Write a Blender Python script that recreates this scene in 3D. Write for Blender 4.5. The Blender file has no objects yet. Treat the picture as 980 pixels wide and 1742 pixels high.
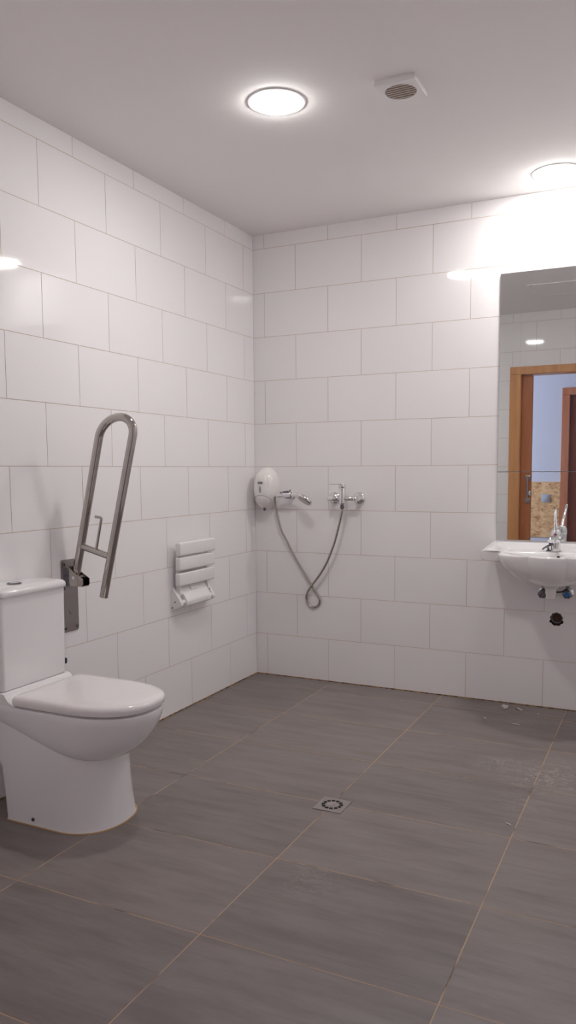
import bpy, bmesh, math, random
from mathutils import Vector, Matrix
random.seed(7)
PI = math.pi
scene = bpy.context.scene
COL = scene.collection

# ------------------------------------------------------------------ materials
def srgb(r, g, b):
    f = lambda c: (c/255/12.92) if c/255 <= .04045 else ((c/255+.055)/1.055)**2.4
    return (f(r), f(g), f(b), 1)

def mat(name, col, rough=.5, metal=0., spec=.5, **kw):
    m = bpy.data.materials.new(name); m.use_nodes = True
    b = m.node_tree.nodes['Principled BSDF']
    b.inputs['Base Color'].default_value = col if len(col) == 4 else (*col, 1)
    b.inputs['Roughness'].default_value = rough
    b.inputs['Metallic'].default_value = metal
    b.inputs['Specular IOR Level'].default_value = spec
    for k, v in kw.items():
        b.inputs[k].default_value = v
    return m

class NT:
    def __init__(s, m):
        s.t = m.node_tree; s.b = s.t.nodes['Principled BSDF']
    def n(s, typ, **kw):
        nd = s.t.nodes.new(typ)
        for k, v in kw.items():
            if k in nd.inputs.keys(): nd.inputs[k].default_value = v
            else: setattr(nd, k, v)
        return nd
    def l(s, a, b): s.t.links.new(a, b)
    def coord(s, scale=(1, 1, 1), loc=(0, 0, 0)):
        tc = s.n('ShaderNodeTexCoord'); mp = s.n('ShaderNodeMapping')
        mp.inputs['Scale'].default_value = scale; mp.inputs['Location'].default_value = loc
        s.l(tc.outputs['Object'], mp.inputs['Vector']); return mp.outputs['Vector']
    def noise(s, vec, scale, detail=4, rough=.55):
        nd = s.n('ShaderNodeTexNoise'); nd.inputs['Scale'].default_value = scale
        nd.inputs['Detail'].default_value = detail; nd.inputs['Roughness'].default_value = rough
        s.l(vec, nd.inputs['Vector']); return nd.outputs['Fac']
    def ramp(s, fac, stops):
        nd = s.n('ShaderNodeValToRGB'); e = nd.color_ramp.elements
        while len(e) < len(stops): e.new(.5)
        for el, (p, c) in zip(e, stops):
            el.position = p; el.color = c if len(c) == 4 else (*c, 1)
        s.l(fac, nd.inputs['Fac']); return nd.outputs['Color']
    def mix(s, fac, a, b, typ='MIX'):
        nd = s.n('ShaderNodeMix', data_type='RGBA', blend_type=typ)
        for sock, v in ((nd.inputs['Factor'], fac), (nd.inputs['A'], a), (nd.inputs['B'], b)):
            pass
        F, A, B = nd.inputs[0], nd.inputs[6], nd.inputs[7]
        for sock, v in ((F, fac), (A, a), (B, b)):
            if isinstance(v, bpy.types.NodeSocket): s.l(v, sock)
            else: sock.default_value = v
        return nd.outputs[2]
    def math(s, op, a, b=0., clamp=False):
        nd = s.n('ShaderNodeMath', operation=op, use_clamp=clamp)
        for i, v in enumerate((a, b)):
            if isinstance(v, bpy.types.NodeSocket): s.l(v, nd.inputs[i])
            else: nd.inputs[i].default_value = v
        return nd.outputs[0]
    def island(s):
        return s.n('ShaderNodeNewGeometry').outputs['Random Per Island']
    def bump(s, h, strength=.1, dist=.002):
        nd = s.n('ShaderNodeBump'); nd.inputs['Strength'].default_value = strength
        nd.inputs['Distance'].default_value = dist
        s.l(h, nd.inputs['Height']); s.l(nd.outputs['Normal'], s.b.inputs['Normal'])

M = {}
# glazed white wall tile, faint tone difference from tile to tile
m = mat('glazed_white_tile', (.885, .87, .875), .05, spec=.42); t = NT(m)
isl = t.island()
t.l(t.ramp(isl, [(0, (.878, .862, .868)), (1, (.895, .88, .886))]), t.b.inputs['Base Color'])
t.bump(t.noise(t.coord(), 9, 2), .02, .0012)
M['tile'] = m
M['grout'] = mat('wall_grout', srgb(212, 197, 184), .9, spec=.1)
M['tan_grout'] = mat('tan_floor_joint', srgb(158, 128, 98), .9, spec=.1)
t = NT(M['tan_grout']); t.l(t.ramp(t.noise(t.coord(), 34, 3), [(.38, srgb(92, 78, 68)), (.56, srgb(170, 138, 104))]), t.b.inputs['Base Color'])
m = mat('ceiling_paint', (.89, .87, .86), .85, spec=.2); t = NT(m)
t.bump(t.noise(t.coord(), 160, 2), .05, .001); M['ceil'] = m
M['paint'] = mat('hall_wall_paint', (.64, .61, .64), .8, spec=.2)
# slate grey porcelain floor with streaks running along x and chalky dirt in places
m = mat('slate_grey_floor_tile', (.13, .115, .11), .42, spec=.35); t = NT(m)
isl = t.island()
tc = t.n('ShaderNodeTexCoord'); off = t.n('ShaderNodeCombineXYZ')
t.l(t.math('MULTIPLY', isl, 37.), off.inputs['X']); t.l(t.math('MULTIPLY', isl, 91.), off.inputs['Y'])
va = t.n('ShaderNodeVectorMath', operation='ADD'); t.l(tc.outputs['Object'], va.inputs[0]); t.l(off.outputs[0], va.inputs[1])
mp = t.n('ShaderNodeMapping'); mp.inputs['Scale'].default_value = (1.3, 6.5, 1); mp.inputs['Rotation'].default_value = (0, 0, .07)
t.l(va.outputs[0], mp.inputs['Vector'])
n1 = t.noise(mp.outputs['Vector'], 2.0, 6, .6)
mp2 = t.n('ShaderNodeMapping'); mp2.inputs['Scale'].default_value = (1.8, 16, 1); mp2.inputs['Rotation'].default_value = (0, 0, .05)
t.l(va.outputs[0], mp2.inputs['Vector'])
n2 = t.noise(mp2.outputs['Vector'], 2.2, 5, .65)
base = t.ramp(n1, [(.3, (.180, .154, .146)), (.52, (.228, .199, .190)), (.72, (.262, .232, .222))])
base = t.mix(t.math('MULTIPLY', t.ramp(n2, [(.35, (1, 1, 1)), (.5, (0, 0, 0))]), .30), base, (.150, .126, .120, 1))
base = t.mix(1., base, t.ramp(isl, [(0, (.92, .92, .92)), (1, (1.08, 1.07, 1.06))]), 'MULTIPLY')
speck = t.math('GREATER_THAN', t.noise(t.coord((1, 1.6, 1)), 85, 2, .7), .625)
haze = t.noise(t.coord((1, 2.2, 1)), 22, 4, .7)
tot = None
for cx, cy, r, amt in ((1.84, -.93, .25, 1.), (1.63, -.88, .15, .75), (1.30, -2.06, .15, .34), (1.12, -1.12, .10, .30), (1.78, -1.22, .15, .42), (1.33, -.80, .12, .25), (1.60, -.30, .16, .35)):
    d = t.n('ShaderNodeVectorMath', operation='DISTANCE'); t.l(tc.outputs['Object'], d.inputs[0]); d.inputs[1].default_value = (cx, cy, 0)
    f = t.math('MULTIPLY', t.math('SUBTRACT', 1., t.math('DIVIDE', d.outputs['Value'], r), True), amt)
    tot = f if tot is None else t.math('MAXIMUM', tot, f)
dirt = t.math('MULTIPLY', tot, t.math('ADD', t.math('MULTIPLY', speck, 1.1), t.math('MULTIPLY', t.math('SUBTRACT', haze, .46, True), 2.6)), True)
base = t.mix(dirt, base, (.52, .48, .45, 1))
t.l(base, t.b.inputs['Base Color'])
rr = t.math('ADD', t.math('MULTIPLY', n1, .16), .40); t.l(rr, t.b.inputs['Roughness'])
t.bump(n2, .12, .0012)
M['floor'] = m
m = mat('floor_grout', srgb(176, 150, 126), .95, spec=.1); t = NT(m)
t.l(t.ramp(t.noise(t.coord(), 5, 3), [(.34, srgb(120, 102, 94)), (.46, srgb(192, 166, 142))]), t.b.inputs['Base Color']); M['fgrout'] = m
M['porcelain'] = mat('white_porcelain', (.87, .86, .865), .08, spec=.5, **{'Coat Weight': .3, 'Coat Roughness': .03})
M['lidplastic'] = mat('white_toilet_lid_plastic', (.86, .835, .828), .09, spec=.5)
M['plastic'] = mat('white_plastic', (.85, .84, .84), .3, spec=.45)
M['creamplastic'] = mat('cream_white_plastic', (.83, .805, .785), .22, spec=.5)
M['steel'] = mat('polished_stainless', (.50, .465, .435), .07, 1.)
m = mat('brushed_stainless', (.40, .375, .37), .30, 1.); t = NT(m)
t.bump(t.noise(t.coord((1, 1, 60)), 20, 2), .05, .001); M['brushed'] = m
M['chrome'] = mat('chrome', (.80, .80, .81), .06, 1.)
M['darkchrome'] = mat('dark_chrome', (.20, .20, .22), .12, 1.)
m = mat('hose_steel', (.52, .48, .45), .22, 1.); M['hose'] = m
M['black'] = mat('black_plastic', (.012, .012, .016), .35)
M['hole'] = mat('dark_interior', (.008, .008, .012), .8)
M['greyglass'] = mat('grey_sight_window', (.36, .37, .37), .15)
M['navy'] = mat('navy_label', srgb(28, 44, 78), .35)
M['white'] = mat('white_print', (.75, .75, .78), .5)
M['red'] = mat('red_dot', (.6, .02, .04), .3)
M['blue'] = mat('painted_blue_reflection', (.03, .18, .50), .25)  # blue reflection on the right stop valve, painted as cap colour
M['mirror'] = mat('mirror_silver', (.80, .825, .815), .0, 1.)
M['mirroredge'] = mat('mirror_edge', (.035, .035, .04), .25)
M['brownfan'] = mat('dusty_brown_fan', srgb(120, 98, 84), .7)
M['brownslat'] = mat('dusty_grille_slat', srgb(196, 184, 174), .6)
M['mortar'] = mat('broken_mortar', srgb(96, 78, 66), .95, spec=.1)
M['pvc'] = mat('grey_pvc_pipe', (.20, .21, .25), .45)
M['silicone'] = mat('tan_silicone_bead', srgb(188, 150, 104), .6)
def wood(name, a, b):
    m = mat(name, a, .35, spec=.4); t = NT(m)
    n = t.noise(t.coord((9, 9, .8)), 2.2, 5, .6)
    g = t.noise(t.coord((70, 70, 3)), 2, 3, .6)
    c = t.ramp(n, [(.3, a), (.7, b)])
    t.l(t.mix(.25, c, t.ramp(g, [(.35, a), (.65, b)])), t.b.inputs['Base Color'])
    return m
M['wood'] = wood('beech_wood', srgb(192, 134, 88), srgb(222, 164, 114))
M['shadedwood'] = wood('hall_door_wood', srgb(178, 108, 76), srgb(198, 128, 92))  # casing wood toned darker, dim hallway light put into its colour
M['leafwood'] = wood('sliding_door_wood', srgb(168, 102, 66), srgb(190, 124, 84))
M['reddoor'] = wood('hall_leaf_wood', srgb(132, 74, 60), srgb(148, 88, 70))
m = mat('flaked_board', srgb(200, 165, 130), .6, spec=.2); t = NT(m)
v = t.coord((1, 1, 1.7)); n = t.noise(v, 12, 5, .7)
c = t.ramp(n, [(.30, srgb(140, 90, 58)), (.42, srgb(206, 156, 108)), (.6, srgb(232, 188, 138))])
c = t.mix(t.math('GREATER_THAN', t.noise(t.coord((1, 1, 2.2)), 30, 2), .68), c, srgb(92, 56, 40))
t.l(c, t.b.inputs['Base Color']); M['flaked'] = m
M['switchgrey'] = mat('switch_grey_plastic', (.42, .41, .42), .4)
def emis(name, col, st):
    m = mat(name, (.9, .9, .9), .4); b = m.node_tree.nodes['Principled BSDF']
    b.inputs['Emission Color'].default_value = (*col, 1); b.inputs['Emission Strength'].default_value = st
    return m
LAMP = 36.
M['lamp'] = emis('lit_diffuser', (1, .972, .945), LAMP)
m = mat('window_pane_glass', (1, 1, 1), .0, **{'Transmission Weight': 1.}); M['glass'] = m

# ------------------------------------------------------------------ mesh helpers
def link(name, bm, mats, parent=None, angle=35, smooth=True, loc=None):
    me = bpy.data.meshes.new(name)
    bmesh.ops.remove_doubles(bm, verts=bm.verts, dist=1e-6)
    bmesh.ops.recalc_face_normals(bm, faces=bm.faces)
    if smooth:
        for f in bm.faces: f.smooth = True
    bm.to_mesh(me); bm.free()
    if smooth and angle: me.set_sharp_from_angle(angle=math.radians(angle))
    for mm in (mats if isinstance(mats, (list, tuple)) else [mats]): me.materials.append(mm)
    o = bpy.data.objects.new(name, me); COL.objects.link(o)
    if loc: o.location = loc
    if parent: o.parent = parent
    return o

def rooted(o, base):
    """shift mesh data so the object's origin lies at base"""
    o.data.transform(Matrix.Translation(-Vector(base))); o.location = base
    return o

def thing(name, label, cat, loc=(0, 0, 0), group=None):
    o = bpy.data.objects.new(name, None); COL.objects.link(o)
    o.empty_display_size = .05; o.location = loc
    o['label'] = label; o['category'] = cat
    if group: o['group'] = group
    return o

def tag(o, label, cat, group=None):
    o['label'] = label; o['category'] = cat
    if group: o['group'] = group
    return o

def part(name, bm, m, parent, **kw):
    """mesh given in world coordinates, parented under an (unrotated) Empty"""
    o = link(name, bm, m, parent, **kw)
    p = Vector((0, 0, 0)); q = parent
    while q: p += q.location; q = q.parent
    o.data.transform(Matrix.Translation(-p))
    return o

def struct(o): o['kind'] = 'structure'; return o

def box(bm, lo, hi, bev=0., seg=2, mi=0):
    r = bmesh.ops.create_cube(bm, size=1)
    c = [(a+b)/2 for a, b in zip(lo, hi)]; s = [b-a for a, b in zip(lo, hi)]
    for v in r['verts']: v.co = Vector([c[i]+v.co[i]*s[i] for i in range(3)])
    fs = set(f for v in r['verts'] for f in v.link_faces)
    for f in fs: f.material_index = mi
    if bev > 0:
        es = list(set(e for v in r['verts'] for e in v.link_edges))
        rr = bmesh.ops.bevel(bm, geom=es, offset=bev, segments=seg, affect='EDGES', profile=.5)
        for f in rr['faces']: f.material_index = mi
    return bm

def loft(bm, rings, cap0=True, cap1=True, closed=True, mi=0):
    vr = [[bm.verts.new(p) for p in r] for r in rings]
    n = len(vr[0])
    for a, b in zip(vr[:-1], vr[1:]):
        for i in range(n if closed else n-1):
            j = (i+1) % n
            f = bm.faces.new((a[i], a[j], b[j], b[i])); f.material_index = mi
    for flag, ring in ((cap0, vr[0]), (cap1, vr[-1])):
        if flag:
            c = Vector((0, 0, 0))
            for v in ring: c += v.co
            cv = bm.verts.new(c/n)
            for i in range(n):
                f = bm.faces.new((ring[i], ring[(i+1) % n], cv)); f.material_index = mi
    return vr

def frame(d):
    d = Vector(d).normalized()
    a = Vector((0, 0, 1)) if abs(d.z) < .9 else Vector((1, 0, 0))
    u = d.cross(a).normalized(); return u, d.cross(u).normalized()

def cyl(bm, p0, p1, r0, r1=None, n=24, bev=0., cap=True, mi=0):
    p0, p1 = Vector(p0), Vector(p1); r1 = r0 if r1 is None else r1
    d = (p1-p0); L = d.length; d.normalize(); u, v = frame(d)
    prof = [(0, r0-bev), (bev, r0), (L-bev, r1), (L, r1-bev)] if bev else [(0, r0), (L, r1)]
    loft(bm, [[p0+d*h+(u*math.cos(2*PI*i/n)+v*math.sin(2*PI*i/n))*r for i in range(n)] for h, r in prof], cap, cap, mi=mi)
    return bm

def lathe(bm, p0, axis, prof, n=32, cap0=True, cap1=True, mi=0):
    p0 = Vector(p0); d = Vector(axis).normalized(); u, v = frame(d)
    loft(bm, [[p0+d*h+(u*math.cos(2*PI*i/n)+v*math.sin(2*PI*i/n))*max(r, 1e-5) for i in range(n)] for h, r in prof], cap0, cap1, mi=mi)
    return bm

def catmull(pts, k=8):
    P = [Vector(p) for p in pts]; P = [2*P[0]-P[1]]+P+[2*P[-1]-P[-2]]; out = []
    for i in range(1, len(P)-2):
        for s in range(k):
            t = s/k; a, b, c, d = P[i-1:i+3]
            out.append(.5*((2*b)+(c-a)*t+(2*a-5*b+4*c-d)*t*t+(3*b-a-3*c+d)*t**3))
    out.append(P[-2]); return out

def sweep(bm, pts, rad, n=16, cap=True, mi=0, flat=None):
    """tube along pts; rad number or list; flat=(su,sv) flattens the section"""
    P = [Vector(p) for p in pts]; m = len(P)
    R = rad if isinstance(rad, (list, tuple)) else [rad]*m
    T = [(P[min(i+1, m-1)]-P[max(i-1, 0)]).normalized() for i in range(m)]
    u, _ = frame(T[0]); rings = []
    for i in range(m):
        u = (u-T[i]*u.dot(T[i])).normalized(); v = T[i].cross(u)
        su, sv = flat or (1, 1)
        rings.append([P[i]+(u*math.cos(2*PI*k/n)*su+v*math.sin(2*PI*k/n)*sv)*R[i] for k in range(n)])
    loft(bm, rings, cap, cap, mi=mi); return bm

def prism(bm, poly, axis, a, b, mi=0, bev=0.):
    """poly of 2D points in the two other axes (order x,y,z without axis), extruded along axis"""
    def P(p, h):
        q = list(p); q.insert(axis, h); return Vector(q)
    A = [bm.verts.new(P(p, a)) for p in poly]; B = [bm.verts.new(P(p, b)) for p in poly]
    fs = [bm.faces.new(A), bm.faces.new(list(reversed(B)))]
    for i in range(len(poly)):
        j = (i+1) % len(poly); fs.append(bm.faces.new((A[i], B[i], B[j], A[j])))
    for f in fs: f.material_index = mi
    if bev:
        es = list(set(e for f in fs for e in f.edges))
        bmesh.ops.recalc_face_normals(bm, faces=fs)
        r = bmesh.ops.bevel(bm, geom=es, offset=bev, segments=2, affect='EDGES', profile=.5)
        for f in r['faces']: f.material_index = mi
    return bm

# ------------------------------------------------------------------ room dimensions (metres)
H = 2.58            # ceiling
YF = -3.03          # front wall (door wall), room side
XR = 2.45           # right wall
DX0, DX1, DZ = 1.02, 2.18, 2.050   # door opening

def tiled(name, P, rects, cols, row_h, g, depth, mats, back=.06, v_first=0., jit=.00018, holes=(), ext=(0, 0, 0, 0)):
    """One mesh of separate glazed tiles over a grout bed. P(u,v,n)->world; rects: list of (u0,u1,v0,v1) areas to cover;
    cols(row)->(offset,width)."""
    bm = bmesh.new()
    def quad(pts, mi):
        f = bm.faces.new([bm.verts.new(p) for p in pts]); f.material_index = mi
    def tile(u0, u1, v0, v1):
        if u1-u0 < .006 or v1-v0 < .006: return
        j = [random.uniform(-jit, jit) for _ in range(4)]
        e = .0006
        top = [bm.verts.new(P(*q)) for q in ((u0+e, v0+e, j[0]), (u1-e, v0+e, j[1]), (u1-e, v1-e, j[2]), (u0+e, v1-e, j[3]))]
        mid = [bm.verts.new(P(*q)) for q in ((u0, v0, -.0006), (u1, v0, -.0006), (u1, v1, -.0006), (u0, v1, -.0006))]
        bot = [bm.verts.new(P(*q)) for q in ((u0, v0, -depth-.001), (u1, v0, -depth-.001), (u1, v1, -depth-.001), (u0, v1, -depth-.001))]
        bm.faces.new(top)
        for a, b in ((top, mid), (mid, bot)):
            for i in range(4): bm.faces.new((a[i], a[(i+1) % 4], b[(i+1) % 4], b[i])).material_index = 1
    def cut(r, hs):
        out = [r]
        for h in hs:
            nxt = []
            for (a, b, c, d) in out:
                if h[1] <= a or h[0] >= b or h[3] <= c or h[2] >= d: nxt.append((a, b, c, d)); continue
                x0, x1 = max(a, h[0]), min(b, h[1])
                if a < x0: nxt.append((a, x0, c, d))
                if x1 < b: nxt.append((x1, b, c, d))
                if c < h[2]: nxt.append((x0, x1, c, h[2]))
                if h[3] < d: nxt.append((x0, x1, h[3], d))
            out = nxt
        return out
    for (a, b, c, d) in rects:
        r0 = math.floor((c-v_first)/row_h+1e-6)
        v = v_first+r0*row_h; row = r0
        while v < d-1e-6:
            off, w = cols(row)
            u = off+math.floor((a-off)/w)*w
            while u < b-1e-6:
                R = (max(a, u+g/2), min(b, u+w-g/2), max(c, v+g/2), min(d, v+row_h-g/2))
                if R[1] > R[0] and R[3] > R[2]:
                    pieces = cut(R, holes)
                    if len(pieces) == 1: tile(*R)
                    else:
                        # a tile with a hole stays one flat sheet: pieces share edges, no bevel
                        for (x0, x1, z0, z1) in pieces: quad((P(x0, z0, 0), P(x1, z0, 0), P(x1, z1, 0), P(x0, z1, 0)), 0)
                u += w
            v += row_h; row += 1
        for (x0, x1, z0, z1) in cut((a, b, c, d), holes):
            quad((P(x0, z0, -depth), P(x1, z0, -depth), P(x1, z1, -depth), P(x0, z1, -depth)), 1)
        # backing slab, reaching behind its neighbours at the corners
        a, b, c, d = a-ext[0], b+ext[1], c-ext[2], d+ext[3]
        A = [bm.verts.new(P(*q)) for q in ((a, c, -back), (b, c, -back), (b, d, -back), (a, d, -back))]
        Bv = [bm.verts.new(P(*q)) for q in ((a, c, -depth-.0002), (b, c, -depth-.0002), (b, d, -depth-.0002), (a, d, -depth-.0002))]
        f = bm.faces.new(A); f.material_index = 1
        for i in range(4):
            f = bm.faces.new((A[i], A[(i+1) % 4], Bv[(i+1) % 4], Bv[i])); f.material_index = 1
    return link(name, bm, mats, smooth=False)

TM = [M['tile'], M['grout']]
HOLE = (1.700, 1.770, .432, .508)
GW = .0015
wb = tiled('wall_back', lambda u, v, n: Vector((u, -n, v)), [(0, XR, 0, H)], lambda r: ((.074 if r % 2 == 0 else .274), .4), .25, GW, .0012, TM, .07, holes=[HOLE], ext=(.07, .07, .06, .06)); struct(wb)
wl = tiled('wall_left', lambda u, v, n: Vector((n, -u, v)), [(0, -YF, 0, H)], lambda r: ((.314 if r % 2 == 0 else .114), .4), .25, GW, .0012, TM, .07, ext=(.07, .03, .06, .06)); struct(wl)
wr = tiled('wall_right', lambda u, v, n: Vector((XR-n, -u, v)), [(0, -YF, 0, H)], lambda r: ((.2 if r % 2 == 0 else 0), .4), .25, GW, .0012, TM, .07, ext=(.07, .03, .06, .06)); struct(wr)
wf = tiled('wall_front', lambda u, v, n: Vector((u, YF+n, v)), [(0, DX0-.012, 0, H), (DX1+.012, XR, 0, H), (DX0-.012, DX1+.012, DZ+.012, H)],
           lambda r: ((.142 if r % 2 == 0 else -.058) if True else 0, .4), .25, GW, .0012, TM, .035); struct(wf)
fl = tiled('floor', lambda u, v, n: Vector((u, -v, n)), [(0, XR, 0, -YF)], lambda r: (.498-.648, .648), .45, .0024, .0009, [M['floor'], M['fgrout']], .06, v_first=.18, jit=.00025, ext=(.07, .07, .07, 0))
struct(fl)
bm = bmesh.new(); box(bm, (-.07, YF-.035, H), (XR+.07, .07, H+.06)); struct(link('ceiling', bm, M['ceil'], smooth=False))
# thin tan joint where the tiles meet the floor
bm = bmesh.new(); box(bm, (.0002, -.0045, .0), (XR, -.0002, .0055)); struct(link('trim_1', bm, M['tan_grout'], smooth=False))
bm = bmesh.new(); box(bm, (.0002, YF+.01, .0), (.0045, -.005, .0055)); struct(link('trim_2', bm, M['tan_grout'], smooth=False))

# ---------------------------------------------------------- doorway and hallway (seen in the mirror)
HY0, HY1 = -5.0, YF-.14
bm = bmesh.new()
box(bm, (-1.4, HY1, 0), (DX0-.012, HY1+.035, H)); box(bm, (DX1+.012, HY1, 0), (4.2, HY1+.035, H)); box(bm, (DX0-.012, HY1, DZ+.012), (DX1+.012, HY1+.035, H))
struct(link('wall_hallway_near', bm, M['paint'], smooth=False))
D2 = (1.207, 2.03, 2.03)
WY0, WY1, WZ0, WZ1 = -4.75, -3.4, .5, 2.3
bm = bmesh.new()
y0, y1 = HY0-.12, HY0
for a, b, c, d in ((-1.4, D2[0], 0, H), (D2[0], D2[1], D2[2], H), (D2[1], 4.2, 0, H)):
    box(bm, (a, y0, c), (b, y1, d))
struct(link('wall_hallway_far', bm, M['paint'], smooth=False))
bm = bmesh.new()
for a, b, c, d in ((HY0-.12, WY0, 0, H), (WY1, HY1+.035, 0, H), (WY0, WY1, 0, WZ0), (WY0, WY1, WZ1, H)): box(bm, (-1.52, a, c), (-1.4, b, d))
struct(link('wall_hallway_end', bm, M['paint'], smooth=False))
bm = bmesh.new(); box(bm, (4.2, HY0-.12, 0), (4.32, HY1+.035, H)); struct(link('wall_hallway_side', bm, M['paint'], smooth=False))
bm = bmesh.new(); box(bm, (-1.52, HY0-.12, H), (4.32, YF-.036, H+.06)); struct(link('ceiling_hallway', bm, M['ceil'], smooth=False))
bm = bmesh.new(); box(bm, (-1.52, HY0-.12, -.06), (4.32, YF-.0005, -.0012)); struct(link('floor_hallway', bm, M['floor'], smooth=False))
# hall window in the end wall
bm = bmesh.new(); fw = .06
for a, b, c, d in ((WY0, WY1, WZ0, WZ0+fw), (WY0, WY1, WZ1-fw, WZ1), (WY0, WY0+fw, WZ0+fw, WZ1-fw), (WY1-fw, WY1, WZ0+fw, WZ1-fw), ((WY0+WY1)/2-.03, (WY0+WY1)/2+.03, WZ0+fw, WZ1-fw)):
    box(bm, (-1.49, a, c), (-1.43, b, d), .004)
w1 = struct(link('window_1', bm, M['plastic']))
# door casing of the bathroom doorway (both faces of the wall) with jamb lining
bm = bmesh.new()
CY = YF+.014
box(bm, (DX0-.095, YF-.001, 0), (DX0-.005, CY, DZ+.002), .003); box(bm, (DX1+.005, YF-.001, 0), (DX1+.095, CY, DZ+.002), .003)
box(bm, (DX0-.095, YF-.001, DZ+.0025), (DX1+.095, CY, 2.118), .003)
box(bm, (DX0-.012, YF-.042, 0), (DX0, YF+.008, DZ), .001); box(bm, (DX1, HY1-.001, 0), (DX1+.012, YF+.008, DZ), .001)
box(bm, (DX0-.012, HY1-.001, DZ), (DX1+.012, YF+.008, DZ+.012), .001)
box(bm, (DX0-.012, HY1-.001, 0), (DX0, HY1+.05, DZ), .001)
box(bm, (DX0-.09, HY1-.014, 0), (DX0, HY1+.001, 2.1), .003); box(bm, (DX1, HY1-.014, 0), (DX1+.09, HY1+.001, 2.1), .003); box(bm, (DX0+.001, HY1-.014, DZ+.002), (DX1-.001, HY1+.001, 2.1), .003)
struct(link('trim_3', bm, M['wood'], smooth=False))
# sliding leaf, mostly slid into its wall pocket
d1 = bpy.data.objects.new('door_1', None); COL.objects.link(d1); d1.location = (.66, YF-.068, 0); d1['kind'] = 'structure'
d1['label'] = 'orange beech sliding door leaf mostly hidden in its wall pocket, reflected in mirror'; d1['category'] = 'door'
bm = bmesh.new(); box(bm, (.20, YF-.085, .006), (1.112, YF-.050, 2.046), .002); part('leaf', bm, M['leafwood'], d1, smooth=False)
bm = bmesh.new()
sy = YF-.0495
box(bm, (1.064, sy+.0004, 1.128), (1.106, sy+.007, 1.170), .002); box(bm, (1.064, sy+.0004, .925), (1.106, sy+.007, .967), .002)
cyl(bm, (1.085, sy+.006, 1.148), (1.085, sy+.034, 1.148), .006); cyl(bm, (1.085, sy+.006, .947), (1.085, sy+.034, .947), .006)
cyl(bm, (1.085, sy+.034, 1.165), (1.085, sy+.034, .930), .0075, bev=.002)
part('handle', bm, M['brushed'], d1)['label'] = 'brushed steel bar handle on two square plates'
bm = bmesh.new(); box(bm, (1.086, sy+.0004, .985), (1.112, sy+.012, 1.032), .002); cyl(bm, (1.099, sy+.011, 1.008), (1.099, sy+.022, 1.008), .008)
part('latch', bm, M['chrome'], d1)
# second doorway across the hall
bm = bmesh.new()
box(bm, (D2[0]-.08, HY0-.002, 0), (D2[0], HY0+.014, 2.03), .003); box(bm, (D2[1], HY0-.002, 0), (D2[1]+.08, HY0+.014, 2.03), .003); box(bm, (D2[0]-.08, HY0-.002, 2.031), (D2[1]+.08, HY0+.014, 2.108), .003)
struct(link('trim_4', bm, M['shadedwood'], smooth=False))
bm = bmesh.new(); box(bm, (D2[0]+.001, HY0-.075, .006), (D2[1]-.001, HY0-.035, 2.028), .002)
d2 = struct(link('door_2', bm, M['reddoor'], smooth=False))
# flaked wall panel with a switch plate
bm = bmesh.new(); box(bm, (-.6, HY0+.0005, .46), (D2[0]-.082, HY0+.012, 1.082), .002)
rooted(tag(link('wall_panel', bm, M['flaked'], smooth=False), 'mottled tan flaked board panel on hallway wall beside door, reflected in lower mirror', 'panel'), (.26, HY0, .46))
sw = thing('light_switch', 'square grey switch plate on mottled tan hallway panel, reflected in lower mirror', 'switch', (.975, HY0+.012, .90))
bm = bmesh.new(); box(bm, (.928, HY0+.0122, .853), (1.022, HY0+.022, .945), .003); part('plate', bm, M['switchgrey'], sw)
bm = bmesh.new(); box(bm, (.945, HY0+.0215, .870), (1.005, HY0+.027, .928), .002); part('rocker', bm, M['switchgrey'], sw)
bm = bmesh.new(); cyl(bm, (.975, HY0+.0268, .885), (.975, HY0+.0285, .885), .004, n=12); part('indicator', bm, M['red'], sw)

# ------------------------------------------------------------------ ceiling fittings
LABEL = {0: 'round white lit ceiling downlight near the ceiling middle, left of the fan', 1: 'round white lit ceiling downlight above the mirror, cut by the right edge'}
def downlight():
    r = thing('ceiling_downlight', LABEL[0], 'ceiling light', (0, 0, 0), 'round ceiling downlights')
    bm = bmesh.new()
    lathe(bm, (0, 0, 0), (0, 0, -1), [(.0002, .0905), (.0002, .109), (.0020, .1085), (.0032, .105), (.0034, .0905)], 64, False, False)
    link('trim_ring', bm, M['plastic'], r)
    bm = bmesh.new()
    lathe(bm, (0, 0, 0), (0, 0, -1), [(.0008, .0895), (.0055, .0895), (.0105, .083), (.0140, .062), (.0150, .03)], 64, True, True)
    link('diffuser', bm, M['lamp'], r)['label'] = 'glowing white diffuser'
    return r
dl = downlight(); dl.location = (.878, -1.41, H)
d_ = dl.copy(); COL.objects.link(d_); d_.location = (1.715, -.235, H); d_['label'] = LABEL[1]
for ch in list(dl.children):
    c = ch.copy(); COL.objects.link(c); c.parent = d_

FX, FY, fz = 1.328, -1.325, H-.020
fan = thing('ventilation_fan', 'square white extractor fan with round dusty brown grille on the ceiling', 'fan', (FX, FY, H))
bm = bmesh.new(); n = 48
def sq(s, z):
    out = []
    for i in range(n):
        a = 2*PI*i/n+PI/n*0; c, s_ = math.cos(a), math.sin(a); k = s/max(abs(c), abs(s_)); out.append((FX+c*k, FY+s_*k, z))
    return out
circ = lambda r, z: [(FX+r*math.cos(2*PI*i/n), FY+r*math.sin(2*PI*i/n), z) for i in range(n)]
loft(bm, [sq(.072, H-.0002), sq(.0745, H-.010), sq(.0745, fz+.003), sq(.0725, fz), circ(.062, fz-.0012), circ(.056, fz-.0015), circ(.055, fz+.014)], False, False)
part('housing', bm, M['plastic'], fan, angle=30)
bm = bmesh.new(); lathe(bm, (FX, FY, fz+.0135), (0, 0, 1), [(0, .055), (.002, .055)], 40); part('duct', bm, M['brownfan'], fan)
bm = bmesh.new()
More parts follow.
